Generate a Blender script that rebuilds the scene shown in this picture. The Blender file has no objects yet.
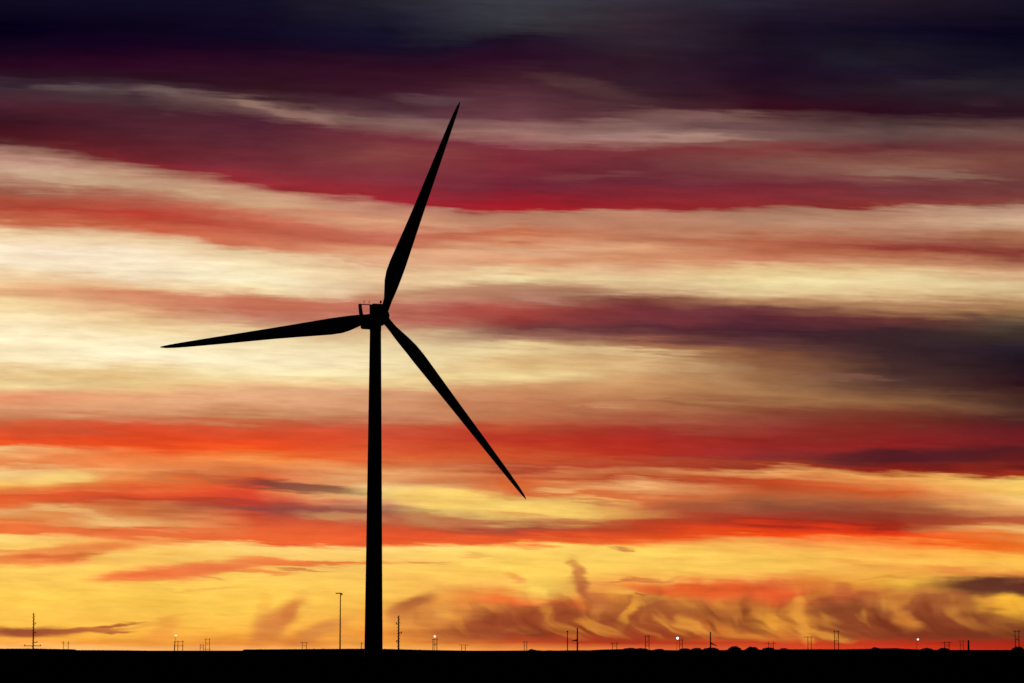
import bpy, bmesh, math, random
from mathutils import Vector, Matrix, noise as mn
random.seed(7)
SC = bpy.context.scene
COL = SC.collection

# ------------------------------------------------------------------ camera
F = 2634.0
PITCH = math.atan(309.0 / F)
CAMZ = 1.7
cam_d = bpy.data.cameras.new('camera')
cam_d.sensor_width = 36.0
cam_d.lens = F / 1024 * 36
cam_d.clip_start = 0.5
cam_d.clip_end = 60000
cam = bpy.data.objects.new('camera', cam_d)
cam.location = (0, 0, CAMZ)
cam.rotation_euler = (math.pi / 2 + PITCH, 0, 0)
COL.objects.link(cam)
SC.camera = cam
SC.view_settings.view_transform = 'Standard'
SC.view_settings.look = 'None'
SC.view_settings.exposure = 0
SC.view_settings.gamma = 1
SC.view_settings.use_curve_mapping = False


def at(x, D):
    """ground point seen under photo column x, D metres away"""
    return Vector(((x - 512) / F * D * math.cos(PITCH), D, 0))


def zat(y, D):
    """height above ground of photo row y at D metres"""
    v = (341.5 - y) / F
    return CAMZ + D * math.tan(PITCH + math.atan(v))


# ------------------------------------------------------------------ sky
def lin(c):
    c /= 255
    return c / 12.92 if c <= 0.04045 else ((c + 0.055) / 1.055) ** 2.4


def col(h):
    return (lin(int(h[0:2], 16)), lin(int(h[2:4], 16)), lin(int(h[4:6], 16)), 1)


def sv(y):
    """photo row -> tangent of elevation, in units of 1/F"""
    return F * math.tan(PITCH + math.atan((341.5 - y) / F))


W = bpy.data.worlds.new('World')
W.use_nodes = True
NT = W.node_tree
NT.nodes.clear()
N = NT.nodes
LK = NT.links


def nd(t, **kw):
    n = N.new(t)
    for k, v in kw.items():
        setattr(n, k, v)
    return n


def put(sock, v):
    if isinstance(v, bpy.types.NodeSocket):
        LK.new(v, sock)
    else:
        sock.default_value = v


def ma(op, a, b=0.0, c=0.0, clamp=False):
    n = nd('ShaderNodeMath', operation=op, use_clamp=clamp)
    put(n.inputs[0], a)
    put(n.inputs[1], b)
    put(n.inputs[2], c)
    return n.outputs[0]


def mapr(v, a, b, c=0.0, d=1.0, kind='LINEAR'):
    n = nd('ShaderNodeMapRange', interpolation_type=kind, clamp=True)
    put(n.inputs['Value'], v)
    put(n.inputs['From Min'], a)
    put(n.inputs['From Max'], b)
    put(n.inputs['To Min'], c)
    put(n.inputs['To Max'], d)
    return n.outputs[0]


def comb(x, y, z=0.0):
    n = nd('ShaderNodeCombineXYZ')
    put(n.inputs[0], x)
    put(n.inputs[1], y)
    put(n.inputs[2], z)
    return n.outputs[0]


def noise(vec, scale, detail=4, rough=0.5, dist=0.0):
    n = nd('ShaderNodeTexNoise')
    n.noise_dimensions = '2D'
    put(n.inputs['Vector'], vec)
    n.inputs['Scale'].default_value = scale
    n.inputs['Detail'].default_value = detail
    n.inputs['Roughness'].default_value = rough
    n.inputs['Distortion'].default_value = dist
    return n.outputs['Fac']


def mixc(f, a, b, mode='MIX'):
    n = nd('ShaderNodeMix', data_type='RGBA', blend_type=mode)
    n.clamp_factor = True
    put(n.inputs[0], f)
    put(n.inputs[6], a)
    put(n.inputs[7], b)
    return n.outputs[2]


tc = nd('ShaderNodeTexCoord')
sep = nd('ShaderNodeSeparateXYZ')
LK.new(tc.outputs['Generated'], sep.inputs[0])
DX, DY, DZ = sep.outputs
YS = ma('MAXIMUM', DY, 0.02)
SU = ma('MULTIPLY', ma('DIVIDE', DX, YS), F)      # east of the sunset axis
SV = ma('MULTIPLY', ma('DIVIDE', DZ, YS), F)      # above the horizon
base_vec = comb(SU, SV)
# long streaks sink slightly towards the east
SVT = ma('ADD', SV, ma('MULTIPLY', SU, 0.035))


def dot3(v, k):
    n = nd('ShaderNodeVectorMath', operation='DOT_PRODUCT')
    put(n.inputs[0], v)
    put(n.inputs[1], k)
    return n.outputs['Value']


def scaled(sx, sy, ox=0.0, oy=0.0, v=None):
    return comb(ma('MULTIPLY_ADD', SU, 1 / sx, ox), ma('MULTIPLY_ADD', v or SVT, 1 / sy, oy))


n_big = noise(scaled(230, 26, 3.1, 1.7), 1, 4, 0.55)
n_fin = noise(scaled(56, 10, 8.3, 4.4), 1, 5, 0.62)
n_lat = noise(scaled(50, 14, 1.3, 9.9), 1, 5, 0.6)
n_iso = noise(scaled(38, 26, 5.5, 2.2, SV), 1, 2, 0.4)
n_iso2 = noise(scaled(34, 32, 15.5, 7.2, SV), 1, 2, 0.4)
LOW = mapr(SV, 95.0, 55.0, 0.0, 1.0, 'SMOOTHSTEP')      # billowing bank near the horizon
LOWX = ma('MULTIPLY', LOW, mapr(SV, 4.0, 16.0))
c_ = lambda n: ma('SUBTRACT', n, 0.5)
WV = ma('ADD', SV, ma('MULTIPLY', c_(n_big), 8.0))
WV = ma('ADD', WV, ma('MULTIPLY', c_(n_fin), 7.0))
# torn fibres: narrow enough to fold one layer of cloud into the next
n_tor = noise(scaled(95, 6.5, 41.3, 14.4), 1, 4, 0.55)
n_whe = noise(scaled(170, 40, 11.3, 34.4), 1, 2, 0.5)
TORN = ma('MULTIPLY', mapr(n_whe, 0.35, 0.65, 9.0, 22.0), mapr(SV, 20.0, 130.0, 0.1, 1.0))
WV = ma('ADD', WV, ma('MULTIPLY', c_(n_tor), TORN))
WV = ma('ADD', WV, ma('MULTIPLY', ma('MULTIPLY', c_(n_iso), LOWX), mapr(SU, -160.0, 60.0, 3.0, 13.0)))
WV = mixf = ma('ADD', ma('MULTIPLY', WV, mapr(SV, 1.0, 14.0)), ma('MULTIPLY', SV, mapr(SV, 1.0, 14.0, 1.0, 0.0)))
WU = ma('ADD', SU, ma('MULTIPLY', c_(n_lat), mapr(LOWX, 0.0, 1.0, 40.0, 10.0)))
WU = ma('ADD', WU, ma('MULTIPLY', ma('MULTIPLY', c_(n_iso2), LOWX), 18.0))
TU = ma('MULTIPLY_ADD', WU, 1 / 1200, 0.5)
wvec = comb(WU, WV, 1.0)

XS = [0, 128, 256, 384, 512, 640, 768, 896, 1024]
RAW = """
0 100a1e|0 0f0b20|0 120e22|0 25222e|0 3a3a42|0 332c38|0 262030|0 231826|0 171222
30 040014|30 0c041a|35 100820|30 151228|25 35353c|25 33242f|25 1a1022|30 100a20|35 08041a
48 14041c|48 16021c|48 18061e|50 140c22|40 1c1024|42 30222e|45 1a1020|55 1c1824|50 0e0a1c
65 26061e|65 2c0820|68 2c0c20|68 300e22|58 2a0c24|62 301a28|70 1e0c22|72 1e1426|65 120e1e
76 2a1220|77 2c1020|88 32141f|90 381424|80 421e2a|88 341c28|90 260e1e|90 281a26|85 26202a
82 382430|83 34202a|96 40222a|112 50303a|118 6a3c44|116 522e34|107 380c1c|112 2c0c1c|115 2c1420
88 3e2c36|91 544244|106 7e5e58|124 7e5c56|133 a2746c|139 a88078|136 7a5854|134 5c4442|135 6e4c46
100 4a2430|108 46242e|122 4c2030|137 74303a|147 7c303c|150 7c3438|150 843c3a|147 642c32|148 6c3a38
122 3a1420|130 4a1e28|145 622a36|157 84403f|160 7c2a34|163 6c2c34|163 80504a|166 8e5c4c|158 78443c
133 48141f|150 5e2029|170 7c2e36|180 83323c|188 702434|184 6a2834|184 742a36|188 70343a|188 6e3a3a
141 562628|160 78242a|183 962c34|198 9c2430|210 a81a26|208 98242a|206 8c2a2c|206 8a342e|200 80403a
157 b88878|177 c09478|195 d0a080|204 b87868|215 b07a60|213 b87f66|212 a87860|211 b08068|208 b89078
170 cca88c|186 ccac88|204 cca07c|222 d89c78|226 bc8468|222 c08468|222 b88a70|222 c09074|222 d4b090
190 9c5c48|196 ae6a54|216 c86a50|235 c8705a|232 c06848|233 c08060|233 bc8060|234 a87058|235 a87050
208 b04634|212 ba3c30|228 b85440|243 c87058|240 d8946c|240 b87456|242 b8644a|247 903830|252 843630
221 c87050|226 c85c40|246 d07858|250 dc9870|250 e4b48c|249 d89c74|251 b86a4c|254 b06848|261 a06048
235 eed0a4|238 eccba0|254 ecd0a4|262 e0ae88|262 dc9870|258 d08c64|261 cc8060|263 d49c74|268 c08864
250 fde8cc|255 fceacc|268 f4dcb0|275 e8c498|272 ecc898|270 dca880|270 e8c890|271 e4c08c|276 d4a880
268 f9e4c0|275 fdebc8|280 faecc4|287 ddb48c|279 ecd4a0|281 e4c896|283 ecd8a0|281 ead4a0|284 dcc090
279 f2ce9c|286 ecbc8c|292 f4dcac|299 c89070|286 b88868|290 d0a880|293 ead09c|294 e0be8c|294 d0b080
290 e8b080|294 dc906a|301 c87858|305 c07060|297 b07860|300 7c4038|300 b88860|302 bc8c64|302 b48860
301 f4d8a0|305 dc9870|312 bc6c54|314 bc6858|308 a84a40|309 702e34|308 6c3838|312 986848|311 a07850
312 fae0ac|316 ecc490|322 c88870|322 c08068|319 983c36|319 70343a|317 5c2830|320 6c3434|321 5c4838
325 fde8c0|326 f0d4a0|331 e8c898|332 d8b088|330 7a3f3e|329 5c2c36|331 42202c|334 382428|335 3c3028
345 fdeac0|345 fdecc4|343 f8e4b4|343 e8d0a0|340 a87860|340 804a40|343 603838|348 382428|348 281c28
360 fae6b8|361 fdecc4|361 fdedc4|358 f4e0b0|352 e8cc94|351 b07850|354 805038|364 402828|360 1e141e
369 e8c48c|371 e8c488|374 fae8b4|371 f2dca8|362 d8b078|363 e0b884|369 906040|377 503430|372 28141e
385 f0d498|385 ecc88c|382 ecc48c|382 e8c890|377 f2d898|373 c89868|381 9c6c48|388 583830|385 30141a
399 e89068|396 eaa878|391 e4ac80|392 d89c74|387 d09868|385 c89060|396 a8784e|402 8a5c3c|412 54342a
408 dc9c70|407 e4a478|402 e4a87c|405 d09068|400 c88058|408 b87850|410 8c4c34|413 743828|420 4c2020
418 c87850|417 c88058|416 c88458|417 c48460|416 c07850|418 a85c40|422 8c3c30|425 782820|427 541c20
426 cc5c38|426 d85434|425 c85434|425 c4583c|427 c04c30|431 a03028|439 942822|437 842220|434 6a1c20
438 e84a20|438 dc4824|440 e84a22|439 d04c30|440 bc3424|447 b02c20|448 982a26|446 882020|442 701c20
443 ec5828|446 f05020|449 f0521e|449 d45430|450 c44424|456 b43020|455 8c2c2c|453 5c1e22|451 541c20
449 f4bc78|453 f27038|455 ee6a2c|459 d86434|458 c8542c|462 b84c30|461 88382c|460 501c20|463 6a1c1c
458 e88c54|459 f07c40|461 f08c48|466 dc7c48|466 b04830|466 b84028|466 a03820|471 8e1e18|475 a0301a
465 e88c50|465 f08448|466 e07c44|473 e8a468|472 cc6c40|471 c47044|472 e8a060|479 eca052|481 f4c868
471 f8d08c|471 f09858|471 d06a3c|480 e09860|478 c85830|478 b04828|480 c84824|486 e08848|489 f4c05c
483 f0bc60|480 e88040|478 dc5428|487 e8c080|485 dc6830|488 f0b070|488 c85028|493 d85c28|498 f0c070
496 e05c30|492 e0522c|491 e04c2c|495 f4d484|492 d86c3c|496 d8703c|497 b06038|502 a86038|509 eca860
504 e86830|499 c04428|502 c83c2c|502 d89468|501 f8d878|505 cc6c3c|506 8c4c34|512 90402c|518 b05838
512 e8a868|509 d87840|510 90403c|511 a06850|512 fad870|514 b85434|514 a04430|520 983220|524 c86038
519 e88c48|518 e49858|518 c84c30|519 b05c40|522 d8a060|520 b04828|520 a82c1c|527 a82a18|530 f4bc6c
524 e86c34|526 f0b870|527 dc5c30|530 e05830|531 a04c38|527 c84424|527 e03c1c|533 e83a14|538 f08c40
531 f07838|532 e8703c|536 ec6834|537 e8562c|537 e0502c|536 e45220|533 f84c14|538 f45018|546 ec6c20
536 fcd878|537 ee7840|543 ec6430|544 e85c2c|542 f0642c|542 f07030|538 f89048|543 f88c3c|552 f07c2c
542 fdcb68|543 fcc060|548 fdd074|549 fdd074|547 fdd068|548 fdcb5c|546 fcb454|551 f8a848|559 fcb848
556 fdc960|556 fdc760|557 fdcb68|557 fdcb68|558 fdd060|558 fdd060|557 fdc758|559 fcb850|566 fcc050
568 fdc95c|569 fdc75c|569 fdc960|569 fdc760|571 fdcb58|569 fdc758|569 fdc758|569 f4a848|573 e89040
585 fdcb58|585 fdcb58|585 fdcb58|585 fdc558|583 f8b858|583 f09848|583 e06434|583 f0b440|582 683028
600 fdc950|600 fdc950|600 fdc750|600 f8bc50|597 f47c34|596 d88c3c|597 e05028|596 b86434|591 784028
612 fdc550|612 fdc550|612 fcc850|612 f4a848|610 b45c30|609 c07434|608 c06c30|610 b06030|603 c88838
625 fcc04c|625 fcbe4a|625 f8b848|625 f0a040|625 a8502c|623 a4542c|624 c87830|624 a05428|622 945028
637 f8a840|637 f4a83c|637 f4a03c|637 ec9038|636 a04428|637 a43c20|637 cc6c2c|637 904024|636 702e20
643 fca848|643 f49c3c|643 f09038|643 f4a040|643 c04c24|643 b03018|643 c84020|643 c03018|643 a02818
649 fcc070|649 fcb868|649 fcb060|649 fcb058|649 f09040|649 e06c38|649 d84828|649 d03820|650 c02c18
"""
CURVES = [[(float(t.split()[0]), t.split()[1]) for t in ln.split('|')] for ln in RAW.strip().split('\n')]
YN = 700.0


def curve_nodes(pts):
    """a level line across the sky: its height and its colour along the horizon"""
    G = bpy.data.node_groups.new('cloud_line', 'ShaderNodeTree')
    G.interface.new_socket('T', in_out='INPUT', socket_type='NodeSocketFloat')
    G.interface.new_socket('Y', in_out='OUTPUT', socket_type='NodeSocketFloat')
    G.interface.new_socket('Color', in_out='OUTPUT', socket_type='NodeSocketColor')
    fc = G.nodes.new('ShaderNodeFloatCurve')
    cu = fc.mapping.curves[0]
    P = [((x - 512) / 1200 + 0.5, sv(y) / YN) for x, (y, c) in zip(XS, pts)]
    cu.points[0].location = P[0]
    cu.points[1].location = P[-1]
    for p in P[1:-1]:
        cu.points.new(*p)
    for p in cu.points:
        p.handle_type = 'AUTO_CLAMPED'
    fc.mapping.extend = 'HORIZONTAL'
    fc.mapping.update()
    cr = G.nodes.new('ShaderNodeValToRGB')
    e = cr.color_ramp.elements
    e[0].position, e[0].color = P[0][0], col(pts[0][1])
    e[1].position, e[1].color = P[-1][0], col(pts[-1][1])
    for p, (y, c) in zip(P[1:-1], pts[1:-1]):
        e.new(p[0]).color = col(c)
    cr.color_ramp.interpolation = 'LINEAR'
    gi = G.nodes.new('NodeGroupInput')
    go = G.nodes.new('NodeGroupOutput')
    G.links.new(gi.outputs[0], fc.inputs['Value'])
    G.links.new(gi.outputs[0], cr.inputs[0])
    G.links.new(fc.outputs[0], go.inputs[0])
    G.links.new(cr.outputs[0], go.inputs[1])
    g = nd('ShaderNodeGroup', node_tree=G)
    LK.new(TU, g.inputs[0])
    return g.outputs[0], g.outputs[1]


# separate cloud wisps: list of (x, y, half width, half height, slope deg, colour, strength)
STROKES = """
430 101 50 6 6 5e4248 .6
585 86 82 10 12 5a3c3c .5
700 117 110 9 2 86605a .6
600 129 66 10 -7 84605a .5
738 126 70 5 3 68464a .7
700 139 80 4 0 b28c7c .6
60 88 48 5 2 5c4a4c .7
160 92 32 5 3 6a5452 .7
242 104 32 5 8 98786a .7
300 116 50 6 14 9a7468 .6
130 97 20 5 0 3c2430 .6
350 112 40 5 10 5a343c .6
20 84 40 4 0 2c1826 .6
850 58 40 10 8 22222f .25
370 305 30 12 0 b86450 .4
265 305 95 13 2 c06a52 .7
150 298 75 9 4 d48866 .5
640 318 90 8 3 7c3436 .5
850 240 60 6 2 b8684c .4
330 214 60 5 4 c87058 .4
60 182 60 4 8 d4b090 .4
60 112 70 7 3 4c1c28 .5
180 125 90 8 4 54222c .4
290 627 22 6 -42 f4ac44 .7
262 606 14 10 -60 f0a444 .5
330 641 30 3 -10 f0a040 .6
700 636 70 4 2 8c301c .5
900 634 120 6 0 782c1e .5
560 632 60 5 0 94381f .5
955 84 60 6 0 342c32 .4
990 103 28 4 0 3c222a .4
400 154 70 10 0 8a4642 .4
595 177 80 5 0 824c4a .35
930 174 105 5.5 3 907060 .6
140 192 60 10 8 b88068 .4
370 264 60 2.5 12 c89c74 .45
505 275 32 6 8 f2e0ac .6
540 297 36 4 10 b88070 .6
485 313 70 7 2 ac4a42 .5
620 353 90 5 3 ecd09a .5
560 363 80 2.5 4 d4ac74 .6
850 377 60 1.8 3 7e5648 .6
700 405 85 3 3 8c5038 .4
600 407 42 2 0 d09468 .5
905 457 112 8 0 501c24 .55
60 477 44 6 0 fad47c .7
200 477 70 5 2 b06440 .35
300 487 95 6 5 6c3a36 .8
290 509 90 7 3 8c403a .55
340 517 52 5 5 d09460 .7
180 500 85 3 1 b04428 .6
60 512 50 3 4 f4bc74 .6
120 524 62 4 9 f4c27c .6
60 529 80 5 3 ee6c34 .6
30 560 80 7 0 ee7f42 .9
80 550 80 8 -6 f08444 .85
110 544 50 4 3 f08844 .6
20 551 60 3 0 f0904c .8
60 557 70 3 -2 e06a38 .8
122 556 22 3.5 0 fcca68 .9
165 573 88 10 -5 f28048 .75
140 578 60 7 -3 ee6a36 .9
185 571 60 6 -4 f0763e .8
255 572 50 2.5 0 f0803e .8
230 566 66 7 -3 f07a44 .9
160 580 80 4 0 f08848 .7
270 560 50 4 2 f08448 .8
320 562 95 3 1 ee7a3e .95
428 562 32 1.4 1 e89048 .8
305 569 34 1.4 1 d87c40 .8
210 590 44 1.4 0 eca44e .6
205 577 28 1.8 10 dc8844 .7
415 495 16 1.2 3 d8a860 .8
475 556 20 1.4 0 e8a850 .7
30 632 66 6.5 -1 984630 .95
80 630 70 2.8 -3 a85430 .9
112 625 42 1.6 -5 b0582e .95
118 631 26 2 0 b05a32 .95
165 632 26 10 -30 ee9440 .6
150 643 56 5 2 f09c3c .6
160 622 44 3 -12 f0a044 .5
284 616 38 14 -38 d47c38 .85
268 628 24 18 -60 d88440 .8
318 633 40 9 -22 d48440 .85
300 642 46 5 6 d87c34 .6
352 640 36 5 20 e09440 .6
416 603 28 9 -20 a45630 .95
400 614 14 16 -50 d08040 .6
430 616 46 20 0 d88440 .6
445 610 14 12 -30 f0a84c .5
470 600 40 12 20 e88c40 .5
480 628 60 11 -8 a44c2c .85
425 636 50 6 5 c46c34 .6
530 601 66 6.5 4 ee6a34 .9
430 580 60 6 6 f4b050 .5
543 583 38 22 0 fcce5c .95
515 578 14 5 20 ee9048 .7
580 576 24 8 62 c4703e .85
590 594 26 8 40 b86038 .75
900 614 95 20 0 8c4428 .5
670 608 60 16 0 9c4c2c .35
622 590 24 8 0 f8b850 .7
624 550 9 3 0 cc8444 .95
640 579 44 2 -3 cc7438 .85
640 594 9 1.6 0 9c4828 .9
705 590 105 7 2 e0602e .85
650 612 50 16 0 a8582e .6
628 612 27 6 -55 f0a038 .85
650 599 28 5 -20 e8a040 .7
595 618 8 15 8 dc8c3c .65
545 622 14 14 20 c87038 .45
525 632 20 4 0 cc7838 .6
702 632 40 4 8 d88434 .5
768 622 25 14 10 f0a038 .8
740 632 60 6 10 d88030 .6
800 622 12 24 -22 f4a43e .85
818 632 34 5 18 ec9c3c .8
840 614 32 20 0 9c5430 .8
806 600 34 6 -18 e09038 .7
880 603 30 8 10 c07838 .5
904 622 15 11 30 dc8a38 .85
930 588 34 6 -10 c88038 .6
1004 604 34 19 8 f6b03a .98
985 600 14 10 30 e8a038 .6
990 585 74 10 1 5c2c24 .95
840 590 12 8 -30 c06038 .7
870 564 55 2.6 5 f0a048 .6
955 570 60 3 8 e88c40 .6
880 578 40 1.8 -6 d89040 .6
680 560 40 2 2 f0b850 .5
600 625 40 10 10 a04c28 .6
665 626 40 12 20 a04824 .6
860 625 40 10 0 98482a .6
960 620 50 10 0 8c4428 .7
560 612 30 12 0 a04c2c .7
900 546 60 3 2 f87c38 .4
450 500 80 13 5 fcd06c .9
555 510 80 12 3 fcd06a .8
600 500 50 4 6 f0b060 .7
520 516 40 2.5 6 e09a50 .7
470 523 60 5 10 b86040 .6
620 512 60 7 3 d89850 .6
500 496 50 2 4 e8a858 .6
600 502 50 2 4 c87848 .6
560 490 34 2.5 2 f0b068 .8
700 508 80 6 -2 a8583a .5
880 505 110 8 3 a05038 .3
565 622 75 18 0 943c20 .5
680 624 60 13 0 984022 .4
665 602 40 8 0 a8562c .5
850 616 46 18 0 823a1e .5
945 620 70 17 0 80381f .55
905 621 16 10 20 d88434 .6
700 588 100 8 2 e4571f .5
290 613 24 8 -40 c8703a .6
1012 605 26 14 6 fab838 .7
""".strip().split('\n')
WVN = ma('MULTIPLY', WV, 1 / YN)
# fine fibres of cloud: light and dark
fib = noise(scaled(60, 8, 2.4, 31.0), 1, 5, 0.6)
fib2 = noise(scaled(220, 22, 22.4, 11.0), 1, 4, 0.5)
# fall streaks: they hang down and bend over eastwards near the ground
FS = ma('SUBTRACT', WU, ma('MULTIPLY', ma('EXPONENT', ma('MULTIPLY', SV, -1 / 17)), 95.0))
FS = ma('ADD', FS, ma('MULTIPLY', c_(n_iso), 22.0))
bil = noise(comb(ma('MULTIPLY', FS, 1 / 30), ma('MULTIPLY_ADD', SV, 1 / 42, 7.0)), 1, 2, 0.45)
BANK = ma('MULTIPLY', ma('MULTIPLY', mapr(SV, 68.0, 38.0), mapr(SV, 8.0, 20.0)), ma('MULTIPLY', mapr(SU, -160.0, 60.0, 0.0, 1.0), mapr(SU, 420.0, 470.0, 1.0, 0.2)))
g = ma('MULTIPLY', mapr(fib, 0.25, 0.75, 0.9, 1.1), mapr(fib2, 0.25, 0.75, 0.92, 1.08))
gv = comb(g, ma('POWER', g, 1.35), ma('POWER', g, 1.5))
# the glow is only in this quarter of the sky: it dies away to the sides, overhead and behind
side = ma('ABSOLUTE', ma('ARCTAN2', DX, DY))
fade = ma('MULTIPLY', mapr(side, math.radians(13), math.radians(34), 1, 0, 'SMOOTHSTEP'),
          mapr(SV, 690.0, 1500.0, 1.0, 0.0, 'SMOOTHSTEP'))
fade = ma('MULTIPLY', fade, ma('GREATER_THAN', DY, 0.03))

STR = []
for ln in STROKES:
    t = ln.split()
    STR.append([float(v) for v in t[:5]] + [t[5], float(t[6])])
CUTS = [0, 11, 20, 29, 40, 47, len(CURVES) - 1]      # the sky is built in layers, each with its own clouds


def layer(k0, k1):
    prev_y, C = curve_nodes(CURVES[k0])
    for k in range(k0 + 1, k1 + 1):
        y, c = curve_nodes(CURVES[k])
        C = mixc(mapr(WVN, prev_y, y), C, c)
        prev_y = y
    ylo = min(y for y, c in CURVES[k0]) - 14 if k0 else -999
    yhi = max(y for y, c in CURVES[k1]) + 14 if k1 < len(CURVES) - 1 else 9999
    for x, y, rx, ry, ang, hx, al in STR:
        r = math.radians(ang)
        ey = math.hypot(rx * 1.15 * math.sin(r), ry * 1.25 * math.cos(r))
        if y + ey < ylo or y - ey > yhi:
            continue
        px, py, c, q = x - 512, sv(y), math.cos(r), math.sin(r)
        a1 = (c / (rx * 1.15), -q / (rx * 1.15))
        a2 = (q / (ry * 1.25), c / (ry * 1.25))
        u = dot3(wvec, (*a1, -a1[0] * px - a1[1] * py))
        v = dot3(wvec, (*a2, -a2[0] * px - a2[1] * py))
        d = ma('SQRT', ma('MULTIPLY_ADD', u, u, ma('MULTIPLY', v, v)))
        C = mixc(mapr(d, 1.0, 0.25, 0.0, al, 'SMOOTHSTEP'), C, col(hx))
    if k1 == len(CURVES) - 1:
        C = mixc(ma('MULTIPLY', mapr(bil, 0.51, 0.76, 0, 0.7, 'SMOOTHSTEP'), BANK), C, col('e8983a'))
        C = mixc(ma('MULTIPLY', mapr(bil, 0.52, 0.25, 0, 0.75, 'SMOOTHSTEP'), BANK), C, col('78301c'))
    C = mixc(1.0, C, gv, 'MULTIPLY')
    C = mixc(fade, (0.0006, 0.0005, 0.001, 1), C)
    bg = nd('ShaderNodeBackground')
    LK.new(C, bg.inputs[0])
    return bg.outputs[0]


def tree_of(cuts):
    """binary tree of mix shaders: only the layer that is looked at is worked out"""
    if len(cuts) == 2:
        return layer(*cuts)
    m = len(cuts) // 2
    y, c = curve_nodes(CURVES[cuts[m]])
    ms = nd('ShaderNodeMixShader')
    LK.new(ma('GREATER_THAN', WVN, y), ms.inputs[0])
    LK.new(tree_of(cuts[m:]), ms.inputs[1])
    LK.new(tree_of(cuts[:m + 1]), ms.inputs[2])
    return ms.outputs[0]


SKYGLOW = tree_of(CUTS)
W.cycles.sampling_method = 'MANUAL'
W.cycles.sample_map_resolution = 512
# what is left of the daylight: the sun is already below the horizon
sky = nd('ShaderNodeTexSky', sky_type='NISHITA')
sky.sun_disc = False
sky.sun_elevation = math.radians(-4)
sky.sun_rotation = math.radians(0)
bg2 = nd('ShaderNodeBackground')
LK.new(sky.outputs[0], bg2.inputs[0])
bg2.inputs[1].default_value = 0.002
ad = nd('ShaderNodeAddShader')
LK.new(SKYGLOW, ad.inputs[0])
LK.new(bg2.outputs[0], ad.inputs[1])
wo = nd('ShaderNodeOutputWorld')
LK.new(ad.outputs[0], wo.inputs[0])
SC.world = W


# ------------------------------------------------------------------ materials
def mat(name, c1, c2, scale=1.0, rough=0.7, bump=0.0, metal=0.0, spec=0.2):
    m = bpy.data.materials.new(name)
    m.use_nodes = True
    t = m.node_tree
    b = t.nodes['Principled BSDF']
    b.inputs['Roughness'].default_value = rough
    b.inputs['Metallic'].default_value = metal
    b.inputs['Specular IOR Level'].default_value = spec
    co = t.nodes.new('ShaderNodeTexCoord')
    n = t.nodes.new('ShaderNodeTexNoise')
    n.inputs['Scale'].default_value = scale
    n.inputs['Detail'].default_value = 6
    t.links.new(co.outputs['Object'], n.inputs['Vector'])
    r = t.nodes.new('ShaderNodeValToRGB')
    r.color_ramp.elements[0].position = 0.35
    r.color_ramp.elements[0].color = (*c1, 1)
    r.color_ramp.elements[1].position = 0.65
    r.color_ramp.elements[1].color = (*c2, 1)
    t.links.new(n.outputs['Fac'], r.inputs[0])
    t.links.new(r.outputs[0], b.inputs['Base Color'])
    if bump:
        bp = t.nodes.new('ShaderNodeBump')
        bp.inputs['Strength'].default_value = bump
        t.links.new(n.outputs['Fac'], bp.inputs['Height'])
        t.links.new(bp.outputs[0], b.inputs['Normal'])
    return m


def glow(name, c, s):
    m = bpy.data.materials.new(name)
    m.use_nodes = True
    b = m.node_tree.nodes['Principled BSDF']
    b.inputs['Base Color'].default_value = (0.8, 0.8, 0.8, 1)
    b.inputs['Emission Color'].default_value = (*c, 1)
    b.inputs['Emission Strength'].default_value = s
    return m


M_PAINT = mat('turbine_paint', (0.42, 0.42, 0.42), (0.5, 0.5, 0.49), 0.4, 0.6)
M_STEEL = mat('galvanised_steel', (0.2, 0.2, 0.2), (0.3, 0.3, 0.3), 2.0, 0.6)
M_WOOD = mat('weathered_pole_wood', (0.08, 0.055, 0.04), (0.14, 0.1, 0.07), 3.0, 0.85, 0.3)
M_DARK = mat('dark_rubber', (0.02, 0.02, 0.02), (0.035, 0.035, 0.035), 2.0, 0.7)
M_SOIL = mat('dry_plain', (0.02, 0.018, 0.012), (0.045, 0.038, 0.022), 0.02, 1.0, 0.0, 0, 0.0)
M_LEAF = mat('foliage', (0.03, 0.04, 0.02), (0.06, 0.08, 0.03), 0.6, 0.95, 0, 0, 0.0)
M_BARK = mat('bark', (0.06, 0.045, 0.03), (0.1, 0.08, 0.06), 4.0, 0.9, 0.4)
M_LAMP = glow('lamp_white', (1.0, 0.9, 0.75), 1.8)
M_LAMPW = glow('lamp_warm', (1.0, 0.85, 0.42), 1.0)
M_LAMPT = glow('lamp_bright', (1.0, 0.95, 0.82), 3.0)


# ------------------------------------------------------------------ mesh helpers
def link(name, bm, m, parent=None, smooth=False):
    me = bpy.data.meshes.new(name)
    bmesh.ops.recalc_face_normals(bm, faces=bm.faces)
    bm.to_mesh(me)
    bm.free()
    me.materials.append(m)
    if smooth:
        for p in me.polygons:
            p.use_smooth = True
    o = bpy.data.objects.new(name, me)
    COL.objects.link(o)
    if parent:
        o.parent = parent
    return o


def tag(o, label, cat, group=None, kind=None):
    if label:
        o['label'] = label
    if cat:
        o['category'] = cat
    if group:
        o['group'] = group
    if kind:
        o['kind'] = kind
    return o


def empty(name, loc, rz=0.0):
    o = bpy.data.objects.new(name, None)
    o.location = loc
    o.rotation_euler = (0, 0, rz)
    o.empty_display_size = 0.5
    COL.objects.link(o)
    return o


def ring_tube(bm, rings, cap=True):
    """rings: list of lists of Vectors, all the same length"""
    V = [[bm.verts.new(p) for p in r] for r in rings]
    n = len(V[0])
    for a, b in zip(V, V[1:]):
        for i in range(n):
            bm.faces.new((a[i], a[(i + 1) % n], b[(i + 1) % n], b[i]))
    if cap:
        bm.faces.new(V[0][::-1])
        bm.faces.new(V[-1])


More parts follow.
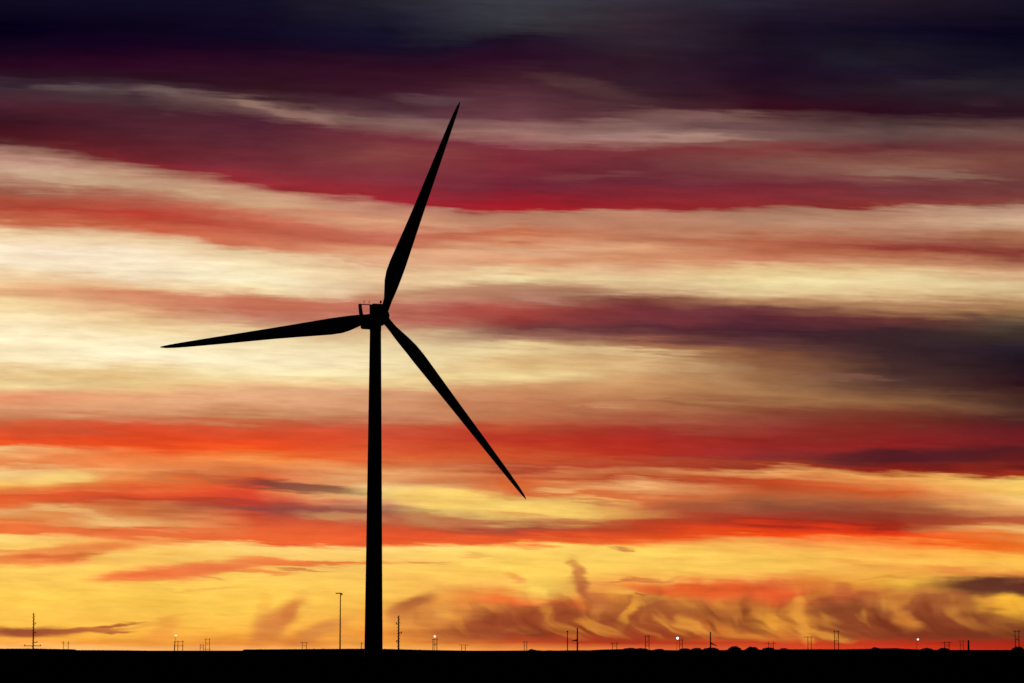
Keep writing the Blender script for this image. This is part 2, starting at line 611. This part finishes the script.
def lathe(bm, prof, n=32, mtx=None):
    rs = []
    for r, z in prof:
        ring = [Vector((r * math.cos(2 * math.pi * i / n), r * math.sin(2 * math.pi * i / n), z)) for i in range(n)]
        if mtx:
            ring = [mtx @ p for p in ring]
        rs.append(ring)
    ring_tube(bm, rs)


def bar(bm, a, b, r1, r2=None, n=8):
    a, b = Vector(a), Vector(b)
    r2 = r1 if r2 is None else r2
    d = (b - a).normalized()
    q = d.to_track_quat('Z', 'Y')
    rs = []
    for p, r in ((a, r1), (b, r2)):
        rs.append([p + q @ Vector((r * math.cos(2 * math.pi * i / n), r * math.sin(2 * math.pi * i / n), 0)) for i in range(n)])
    ring_tube(bm, rs)


def box(bm, c, s, bev=0.0, mtx=None):
    r = bmesh.ops.create_cube(bm, size=1.0)
    vs = r['verts']
    bmesh.ops.scale(bm, vec=s, verts=vs)
    if bev:
        es = list({e for v in vs for e in v.link_edges})
        rb = bmesh.ops.bevel(bm, geom=es, offset=bev, segments=3, profile=0.5, affect='EDGES')
        vs = list({v for v in rb['verts']} | {v for v in vs if v.is_valid})
    bmesh.ops.translate(bm, vec=c, verts=vs)
    if mtx:
        bmesh.ops.transform(bm, matrix=mtx, verts=vs)


def ball(bm, c, r, sub=2, sc=(1, 1, 1)):
    rr = bmesh.ops.create_icosphere(bm, subdivisions=sub, radius=r)
    bmesh.ops.scale(bm, vec=sc, verts=rr['verts'])
    bmesh.ops.translate(bm, vec=c, verts=rr['verts'])


# ------------------------------------------------------------------ ground
bm = bmesh.new()
NX = 60
rows = [-200, -50, 0, 60, 120, 200, 300, 450, 700, 1000, 1500, 2200, 3200, 5000, 8000, 14000, 30000, 50000]
grid = []
for y in rows:
    w = 600 + abs(y) * 0.9
    grid.append([bm.verts.new((w * (2 * i / NX - 1), y, 0)) for i in range(NX + 1)])
for a, b in zip(grid, grid[1:]):
    for i in range(NX):
        bm.faces.new((a[i], a[i + 1], b[i + 1], b[i]))
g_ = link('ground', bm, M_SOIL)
tag(g_, 'flat dark plain reaching to the horizon', 'ground', kind='structure')

# ------------------------------------------------------------------ wind turbine
TX, TY = -33.42, 640.0
PSI, TILT = math.radians(22), math.radians(2)
turb = empty('wind_turbine', (TX, TY, 0))
tag(turb, 'huge three bladed wind turbine standing alone against the sunset', 'wind turbine')

bm = bmesh.new()
prof = [(2.35, 0.0), (2.35, 0.25), (2.22, 0.26)]
HT = 79.4
for i in range(1, 17):
    z = HT * i / 16
    r = 2.22 + (1.38 - 2.22) * (z / HT)
    if i in (4, 8, 12):
        prof += [(r, z - 0.12), (r + 0.05, z - 0.1), (r + 0.05, z + 0.1), (r, z + 0.12)]
    else:
        prof.append((r, z))
lathe(bm, prof, 64)
tower = link('tower', bm, M_PAINT, turb)
for p in tower.data.polygons:
    p.use_smooth = abs(p.normal.z) < 0.3
bm = bmesh.new()
box(bm, (0, -2.06, 3.2), (0.95, 0.14, 2.1), 0.05)
door = link('door', bm, M_STEEL, tower)
bm = bmesh.new()
for i in range(8):
    box(bm, (0, -2.3 - 0.28 * i, 2.1 - 0.26 * i), (1.1, 0.28, 0.05))
for s in (-1, 1):
    bar(bm, (s * 0.6, -2.2, 2.12), (s * 0.6, -4.4, 0.0), 0.05)
    bar(bm, (s * 0.6, -2.2, 3.1), (s * 0.6, -4.4, 1.0), 0.025)
    for i in (0, 4, 8):
        bar(bm, (s * 0.6, -2.2 - .275 * i, 2.12 - .265 * i), (s * 0.6, -2.2 - .275 * i, 3.1 - .262 * i), 0.025)
link('stairs', bm, M_STEEL, turb)

# nacelle, local +X towards the rotor
HUBZ = 82.3
NM = Matrix.Translation((0, 0, HUBZ)) @ Matrix.Rotation(PSI - math.pi / 2, 4, 'Z') @ Matrix.Rotation(-TILT, 4, 'Y')
bm = bmesh.new()
secs = [(-6.4, 1.5, -1.4, .55), (-6.1, 1.8, -1.65, .9), (-2.0, 1.85, -1.75, 1.15), (2.4, 1.85, -1.7, 1.25), (3.4, 1.55, -1.9, 1.2)]
rings = []
for x, hw, z0, z1 in secs:
    ring = []
    zc, hh = (z0 + z1) / 2, (z1 - z0) / 2
    for i in range(32):
        t = 2 * math.pi * (i + .5) / 32
        cx, cz = math.cos(t), math.sin(t)
        k = 1 / (abs(cx) ** 7 + abs(cz) ** 7) ** (1 / 7)
        ring.append(NM @ Vector((x, hw * cx * k, zc + hh * cz * k)))
    rings.append(ring)
ring_tube(bm, rings)
nac = link('nacelle', bm, M_PAINT, turb)
bm = bmesh.new()
lathe(bm, [(1.42, -3.0), (1.42, -1.8)], 48, Matrix.Translation((0, 0, HUBZ)))
link('yaw_ring', bm, M_STEEL, nac)
bm = bmesh.new()
box(bm, (0.4, 0.0, 2.3), (3.0, 2.4, 2.5), 0.12, NM)
link('roof_housing', bm, M_PAINT, nac)
bm = bmesh.new()
for s in (-1, 1):
    r4 = [[NM @ Vector((-5.3 + dx, s * (yc + dy * w), z)) for dx, dy in ((-.3, -1), (.3, -1), (.3, 1), (-.3, 1))]
          for z, yc, w in ((.6, 1.72, .48), (3.4, 2.12, .36), (4.4, 2.2, .34), (4.48, 2.18, .3))]
    ring_tube(bm, r4)
box(bm, (-5.3, 0, 4.4), (0.5, 4.1, 0.16), 0.03, NM)
link('cooler_frame', bm, M_PAINT, nac)
for y in (-1.1, 0.2):
    bm = bmesh.new()
    bar(bm, NM @ Vector((-5.3, y, 4.4)), NM @ Vector((-5.3, y, 5.3)), 0.05)
    bar(bm, NM @ Vector((-5.3, y - .25, 5.1)), NM @ Vector((-5.3, y + .25, 5.1)), 0.035)
    ball(bm, NM @ Vector((-5.3, y, 5.35)), 0.09, 1)
    link('wind_sensor', bm, M_STEEL, nac)
bm = bmesh.new()
p0 = NM @ Vector((1.2, 0.95, 3.45))
bar(bm, p0, p0 + Vector((0, 0, .45)), 0.09)
lathe(bm, [(0.16, 0.4), (0.24, 0.5), (0.24, 0.85), (0.12, 1.0)], 16, Matrix.Translation(p0))
link('beacon', bm, M_DARK, nac)

# rotor: hub centre and axes
ps, ti = PSI, TILT
AX = Vector((math.sin(ps) * math.cos(ti), -math.cos(ps) * math.cos(ti), math.sin(ti)))
E1 = Vector((0, 0, 1)).cross(AX).normalized()
E2 = AX.cross(E1)
HC = AX * 5.2 + Vector((0, 0, HUBZ))
q = AX.to_track_quat('Z', 'Y')
bm = bmesh.new()
lathe(bm, [(1.3, -2.0), (1.55, -1.6), (1.65, -0.6), (1.62, 0.4), (1.4, 1.2), (0.95, 1.8), (0.45, 2.1), (0.1, 2.18)], 40,
      Matrix.Translation(HC) @ q.to_matrix().to_4x4())
link('hub', bm, M_PAINT, turb, True)

# r/R, chord, twist deg, relative thickness, roundness
BL = [(0.012, 1.9, 12, 1.0, 1.0), (0.04, 1.9, 14, 1.0, 1.0), (0.075, 2.1, 18, .85, .75), (0.11, 2.9, 22, .6, .4), (0.15, 3.75, 24, .42, .12),
      (0.19, 4.15, 23, .33, 0), (0.24, 4.1, 20, .28, 0), (0.31, 3.7, 17, .25, 0), (0.4, 3.2, 14, .22, 0), (0.5, 2.72, 11, .2, 0),
      (0.6, 2.35, 9, .19, 0), (0.7, 2.0, 7.5, .18, 0), (0.8, 1.62, 6.5, .17, 0), (0.88, 1.3, 6, .16, 0), (0.94, .98, 5.5, .16, 0),
      (0.975, .66, 5, .15, 0), (0.995, .3, 5, .15, 0), (1.0, .08, 5, .15, 0)]


def blade_obj(theta, label, R):
    th = math.radians(theta)
    cn = math.radians(2)
    rad = (E1 * math.cos(th) + E2 * math.sin(th)) * math.cos(cn) + AX * math.sin(cn)
    # leading edge is on the clockwise side (seen from the front)
    tan = (E1 * math.sin(th) - E2 * math.cos(th))
    nrm = rad.cross(tan).normalized()
    if nrm.dot(AX) < 0:
        nrm = -nrm
    rings = []
    n = 28
    for f_, c, tw, tk, rd in BL:
        b = math.radians(tw)
        cd = tan * math.cos(b) + nrm * math.sin(b)
        td = nrm * math.cos(b) - tan * math.sin(b)
        ctr = HC + rad * (f_ * R)
        ring = []
        for i in range(n):
            a = 2 * math.pi * i / n
            # circle
            pc = (math.cos(a) * 0.5 * c, math.sin(a) * 0.5 * c)
            # airfoil: x from 0 (LE) to 1 (TE)
            x = 0.5 - 0.5 * math.cos(a)
            yt = 5 * tk * (0.2969 * math.sqrt(x) - .126 * x - .3516 * x * x + .2843 * x ** 3 - .1036 * x ** 4)
            yy = yt if a <= math.pi else -yt * .7
            pa = ((0.30 - x) * c, yy * c)
            u = pc[0] * rd + pa[0] * (1 - rd)
            v = pc[1] * rd + pa[1] * (1 - rd)
            ring.append(ctr + cd * u + td * v)
        rings.append(ring)
    bm = bmesh.new()
    ring_tube(bm, rings)
    o = link('blade', bm, M_PAINT, turb, True)
    if label:
        o['label'] = label
    return o


for th, R, lb in ((69.8, 58.0, 'blade pointing up to the right'), (-50.6, 57.1, 'blade pointing down to the right'), (190.5, 56.8, 'blade pointing left, nearly level')):
    blade_obj(th, lb, R)


# ------------------------------------------------------------------ horizon vegetation
def ridge(name, x0, x1, D, tops, label, depth=30, cat='wood'):
    """long low mass of scrub; tops(x) gives its photo-row height"""
    n = max(20, int((x1 - x0) * 1.6))
    bm = bmesh.new()
    rings = []
    for i in range(n + 1):
        x = x0 + (x1 - x0) * i / n
        h = zat(tops(x), D)
        h *= 1 + 0.10 * mn.noise(Vector((x * 1.3, D * .01, 0))) + 0.06 * mn.noise(Vector((x * 4.1, 5, 0)))
        b = at(x, D)
        ring = []
        for k in range(9):
            t = math.pi * k / 8
            jit = 1 + 0.25 * mn.noise(Vector((x * 2.2, k * 1.7, 3)))
            ring.append(b + Vector((0, -math.cos(t) * depth * .5 * jit + depth * .5, max(0, math.sin(t)) ** .5 * h * (1 if k == 4 else jit * .97) - .02)))
        rings.append(ring)
    V = [[bm.verts.new(p) for p in r] for r in rings]
    for a, b in zip(V, V[1:]):
        for k in range(8):
            bm.faces.new((a[k], a[k + 1], b[k + 1], b[k]))
    bm.faces.new(V[0])
    bm.faces.new(V[-1][::-1])
    o = link(name, bm, M_LEAF)
    tag(o, label, cat, kind='stuff')
    return o


def lerp_tab(tab):
    def f_(x):
        if x <= tab[0][0]:
            return tab[0][1]
        for (a, b), (c, d) in zip(tab, tab[1:]):
            if x <= c:
                return b + (d - b) * (x - a) / (c - a)
        return tab[-1][1]
    return f_


ridge('distant_scrub', -120, 1150, 3000,
      lerp_tab([(-120, 648.6), (30, 648.6), (70, 649.2), (74, 650.0), (110, 650.2), (147, 650.6), (150, 651.4), (239, 651.6), (243, 649.4), (300, 649.0), (360, 648.6),
                (380, 648.8), (400, 649.2), (430, 650.0), (480, 650.8), (500, 650.6), (528, 650.4), (531, 648.8), (536, 650), (545, 650.8), (548, 650.2), (556, 650.6), (570, 650.2), (590, 650.2),
                (600, 649.6), (622, 649.0), (650, 649.8), (680, 650.2), (720, 650.0), (800, 649.2), (850, 649.2), (890, 648.2), (905, 648.6), (930, 649.8), (1000, 649.9), (1150, 649.6)]),
      'low dark band of scrub along the horizon', 40, 'scrub')


def tree_mesh(wid, hgt, seed):
    rnd = random.Random(seed)
    bt = bmesh.new()
    bar(bt, (0, 0, 0), (wid * .01, 0, hgt * .5), .28, .16, 8)
    for k in range(5):
        a = k * 1.256 + rnd.random()
        bar(bt, (0, 0, hgt * (.25 + .04 * k)), (math.cos(a) * wid * .3, math.sin(a) * wid * .3, hgt * (.5 + .25 * rnd.random())), .12, .04, 6)
    bc = bmesh.new()
    N_ = 2600
    for k in range(N_):
        # points filling a dome, denser near the outside
        while True:
            v = Vector((rnd.uniform(-1, 1), rnd.uniform(-1, 1), rnd.uniform(-.15, 1)))
            l = v.length
            if l < 1 and rnd.random() < l + .25:
                break
        lump = 1 + 0.16 * mn.noise(v * 2.4 + Vector((seed, 0, 0)))
        p = Vector((v.x * wid / 2 * lump, v.y * wid / 2 * lump, (.12 + .88 * max(-.1, v.z) * lump) * hgt))
        s = rnd.uniform(.22, .45) * (wid / 9) ** .5
        n_ = Vector((rnd.gauss(0, 1), rnd.gauss(0, 1), rnd.gauss(0, 1))).normalized()
        t_ = n_.orthogonal().normalized() * s
        u_ = n_.cross(t_)
        bc.faces.new([bc.verts.new(p + t_ + u_ * .3), bc.verts.new(p + u_), bc.verts.new(p - t_), bc.verts.new(p - u_ * .8)])
    return bt, bc


def tree(x, ytop, wpx, D, label, seed):
    h = zat(ytop, D)
    w = wpx / F * D
    o = empty('round_tree', at(x, D))
    tag(o, label, 'tree', 'round topped trees on the horizon')
    bt, bc = tree_mesh(w, h, seed)
    link('trunk', bt, M_BARK, o)
    link('crown', bc, M_LEAF, o)


TREES = [(630, 647.9, 20, 'broad low tree left of the twin latticed poles'),
         (641, 648.2, 16, 'low tree just left of the twin latticed poles, half merged with a broader one'),
         (659, 648.9, 13, 'small flat tree right of the twin latticed poles'),
         (685, 648.3, 15, 'round tree directly right of the bright lamp near the middle'),
         (697, 647.9, 13, 'round tree left of the post with a low right arm'),
         (711, 647.6, 18, 'round tree at the foot of the post with a low right arm'),
         (734.6, 646.2, 15, 'tallest dome shaped tree, first right of the post with a low right arm'),
         (752, 646.8, 15, 'dome shaped tree left of the wide armed pylon'),
         (768.5, 647.4, 15, 'dome shaped tree at the foot of the wide armed pylon'),
         (784, 648.2, 13, 'small dome shaped tree right of the wide armed pylon'),
         (875.5, 647.2, 11, 'small round tree alone between the tall pylon and the white lamp on the right'),
         (895, 647.9, 12, 'flat tree just left of the white lamp on the right'),
         (926.5, 648.0, 14, 'round tree just right of the white lamp on the right'),
         (943.5, 647.9, 13, 'round tree at the foot of the pylon beside the thick dark post'),
         (1018, 646.6, 14, 'round tree at the far right under the last pylon')]
for i, (x, y, w, lb) in enumerate(TREES):
    tree(x, y, w, 2300 + 37 * (i % 4), lb, 20 + i)


# ------------------------------------------------------------------ poles, pylons, lamps on the horizon
def pole_with_arms(x, ytop, D, rpx, arms, label, head=False, kindname='utility_pole', steps=True, droop=0.0):
    """arms: (row, left px, right px)"""
    k = D / F
    h = zat(ytop, D)
    o = empty(kindname, at(x, D))
    tag(o, label, 'pole', 'single poles on the horizon')
    bm = bmesh.new()
    r = rpx * k / 2
    bar(bm, (0, 0, 0), (0, 0, h), r * 1.1, r * .8, 10)
    if steps:
        z = 3
        sgn = 1
        while z < h - 1:
            bar(bm, (0, 0, z), (sgn * r * 2.2, 0, z), r * .35, None, 5)
            z += max(.9, h / 26)
            sgn = -sgn
    link('shaft', bm, M_WOOD, o)
    for (ya, l, rr) in arms:
        z = zat(ya, D)
        bm = bmesh.new()
        if not steps:       # a plain tapering bracket, the long side drooping a little
            sd = -1 if l > rr else 1
            bar(bm, (sd * r * .5, 0, z + r * .5), (sd * max(l, rr) * k, 0, z - droop * k), r * 1.2, r * .35, 8)
            link('arm', bm, M_WOOD, o)
            continue
        box(bm, ((rr - l) / 2 * k, -r * 1.3, z), ((l + rr) * k, r * .9, r * .9))
        a = link('arm', bm, M_WOOD, o)
        for sx in ([-l] if l > 1 else []) + ([rr] if rr > 1 else []):
            bm = bmesh.new()
            lathe(bm, [(r * .4, 0), (r * .8, r * .4), (r * .4, r * .9), (r * .8, r * 1.3), (r * .3, r * 1.8)], 10, Matrix.Translation((sx * k * .92, -r * 1.3, z + r * .45)))
            link('insulator', bm, M_STEEL, a)
    if head:
        bm = bmesh.new()
        ball(bm, (0, 0, h), r * 1.9, 2, (1.1, 1, .8))
        link('head', bm, M_STEEL, o)
    return o


def pylon(posts, D, rpx, bars, label, braces=True, kindname='pylon'):
    """two or more posts (x, row of top) tied by cross bars (row, x0, x1)"""
    k = D / F
    xc = sum(p[0] for p in posts) / len(posts)
    o = empty(kindname, at(xc, D))
    tag(o, label, 'pylon', 'paired pylons on the horizon')
    r = rpx * k / 2 * .72
    for x, yt in posts:
        bm = bmesh.new()
        bar(bm, ((x - xc) * k, 0, 0), ((x - xc) * k, 0, zat(yt, D)), r * 1.1, r * .8, 8)
        link('post', bm, M_WOOD, o)
    for ya, xa, xb in bars:
        bm = bmesh.new()
        z = zat(ya, D)
        box(bm, (((xa + xb) / 2 - xc) * k, -r * 1.4, z), ((xb - xa) * k, r * 1.1, r * 1.1))
        a = link('crossarm', bm, M_WOOD, o)
        for x in (xa + .3, (xa + xb) / 2, xb - .3):
            bm = bmesh.new()
            bar(bm, ((x - xc) * k, -r * 1.4, z - r * .6), ((x - xc) * k, -r * 1.4, z - r * 2.6), r * .3, r * .3, 6)
            link('insulator', bm, M_STEEL, a)
    if braces and len(posts) == 2:
        z0, z1 = zat(posts[0][1], D) * .45, zat(posts[0][1], D) * .75
        a, b = (posts[0][0] - xc) * k, (posts[1][0] - xc) * k
        for u, v, w in ((a, b, r), (b, a, -r)):
            bm = bmesh.new()
            bar(bm, (u, w, z0), (v, w, z1), r * .3, None, 6)
            link('brace', bm, M_STEEL, o)
    return o


def street_lamp(x, ylamp, D, dpx, m, label, px=None, poles=()):
    """a globe floodlight; px is where its pole stands"""
    k = D / F
    o = empty('street_lamp', at(x if px is None else px, D))
    tag(o, label, 'lamp', 'lit lamps on the horizon')
    off = 0 if px is None else (x - px) * k
    z = zat(ylamp, D)
    bm = bmesh.new()
    bar(bm, (0, 0, 0), (off * .75, 0, z - .5), .13, .08, 8)
    bar(bm, (off * .75, 0, z - .5), (off, 0, z), .08, .07, 8)
    link('pole', bm, M_STEEL, o)
    bm = bmesh.new()
    lathe(bm, [(.1, .0), (dpx * k * .42, .02), (dpx * k * .3, .12), (.08, .3)], 16, Matrix.Translation((off, 0, z + dpx * k * .42)))
    link('cap', bm, M_STEEL, o)
    bm = bmesh.new()
    ball(bm, (off, 0, z), dpx * k / 2, 2, (1.0, 1, .9))
    link('globe', bm, m, o, True)
    return o


pole_with_arms(33, 612.8, 1500, 1.25, [(624, 0.4, 2.6), (633, .4, 3), (642.5, .5, 4.2), (645.8, 9, 8)],
               'tallest dark utility pole far left, crossing the thin violet cloud')
pole_with_arms(398.5, 615.5, 1500, 1.5, [(624, 2.4, .4), (633.2, .4, 3.2), (642, 2, .5)], 'dark stepped pole just right of the wind turbine tower')
# tall mast with a flat head
k = 1300 / F
o = empty('light_mast', at(340, 1300))
tag(o, 'tall slender mast with flat lamp head left of the wind turbine tower', 'mast')
h = zat(593.6, 1300)
bm = bmesh.new()
bar(bm, (0, 0, 0), (0, 0, h), .36, .2, 12)
z = 2
sg = 1
while z < h:
    bar(bm, (0, 0, z), (sg * .55, 0, z), .09, None, 5)
    z += 1.1
    sg = -sg
link('shaft', bm, M_STEEL, o)
bm = bmesh.new()
box(bm, (-.9, 0, h + .15), (2.9, 1.2, .45), .1)
link('lamp_head', bm, M_STEEL, o)
bm = bmesh.new()
box(bm, (.65, 0, h - .25), (.7, .7, .9), .1)
link('bracket', bm, M_DARK, o)

pole_with_arms(361.3, 642, 2400, .7, [(643.5, 1.4, 1.4)], 'tiny pole almost touching the left side of the wind turbine tower', steps=False)
pole_with_arms(567.5, 631.5, 1900, .95, [], 'thin post with small round head, left neighbour of a darker post', head=True, steps=False)
pole_with_arms(577.4, 627.8, 1900, 1.45, [(640.4, 5.6, .4)], 'dark post with one short arm pointing left', steps=False, droop=.6)
pole_with_arms(710.6, 632, 1900, 1.4, [(643.6, .3, 6.2)], 'dark post with a low arm sloping right above a round tree', steps=False, droop=2.2)
pole_with_arms(968.6, 640, 1900, 2.0, [], 'short thick dark post near the right edge', steps=False)

D2 = 2500    # the pylon line
pylon([(63.2, 640.8), (68.2, 641)], D2, .75, [(642.6, 61.2, 64.8), (643, 67, 69.4)], 'small faint pylon right of the tallest pole at far left')
pylon([(174.4, 641), (177.8, 640.6), (182.6, 640.4)], D2, .85, [(641.6, 174, 184), (645.8, 174, 184)], 'three post pylon under the dim yellow lamp', False)
pylon([(200.2, 644.2), (203.3, 644.4)], D2, .75, [(645, 199.4, 204)], 'short pylon immediately left of a taller one, right of the yellow lamp')
pylon([(205.6, 638.4), (209.4, 638.2)], D2, .7, [(639.2, 204.6, 210.2), (649.2, 204, 211)], 'taller narrow pylon right of the yellow lamp')
pylon([(302.2, 641.8), (306.4, 642.2)], D2, .75, [(642.6, 300.4, 307.8)], 'small faint pylon left of the tall flat headed mast')
pylon([(432.9, 639), (436.9, 638.2)], D2, .95, [(639.4, 432, 438), (644.6, 432.6, 437.2)], 'pylon under the small white lamp right of the turbine')
pylon([(461.6, 645), (465.4, 644.6)], D2, .8, [(645, 459.3, 468.4)], 'lowest pylon with a wide flat crossarm, right of the turbine')
pylon([(524.2, 641.2), (526.8, 641.6)], D2, .85, [(642, 522.8, 528.2)], 'small close set pylon left of the thin round headed post')
pylon([(612.4, 642), (616.8, 642)], D2, .8, [(643.4, 610, 618.6)], 'faint wide armed pylon between dark arm post and twin latticed poles')
pylon([(645.4, 635.2), (649.1, 635)], D2, .95, [(636.2, 644.6, 650), (645.4, 645, 649.6)], 'tall twin latticed poles left of the bright lamp')
pylon([(679.7, 639.4), (682.4, 638.6)], D2, .85, [(640, 679, 683.2)], 'close set pylon just right of the brightest lamp')
pylon([(768.4, 641.2), (773.4, 641)], D2, .8, [(643.3, 765, 776)], 'wide armed pylon standing over dome shaped trees')
pylon([(808, 636.4), (811.3, 636.2)], D2, .85, [(637, 804.4, 812.4)], 'middle height pylon with top crossarm left of the tallest right hand pylon')
pylon([(834.6, 630.6), (838.6, 630)], D2, .95, [(631.4, 833.6, 839.6), (640.6, 834, 839)], 'tall pylon at the left of the right hand cloud bank')
pylon([(944.8, 641.4), (949.2, 641.2)], D2, .95, [(642.6, 941.6, 951.4)], 'wide armed pylon left of the thick dark post')
pylon([(960.3, 640.4), (963.4, 640.4)], D2, .7, [(641, 958.6, 965.4)], 'faint narrow pylon touching the thick dark post on its left')
pylon([(1015.4, 630), (1019.2, 629.8)], D2, 1.1, [(631.2, 1013.4, 1021), (639.6, 1015, 1019.6)], 'tall pylon nearest the right edge above a round tree')

street_lamp(175.6, 635.2, 1500, 2.8, M_LAMPW, 'dim yellow lamp at the left, above a three post pylon', 174.6)
street_lamp(434.7, 636.4, 1500, 2.1, M_LAMP, 'small white lamp right of the turbine, above a pylon', 434.7)
street_lamp(677.6, 638.2, 1500, 2.5, M_LAMPT, 'brightest white lamp, left of a close set pylon near the middle', 676.6)
street_lamp(918.1, 639.4, 1500, 2.0, M_LAMP, 'white lamp on a leaning pole at the right', 915.8)
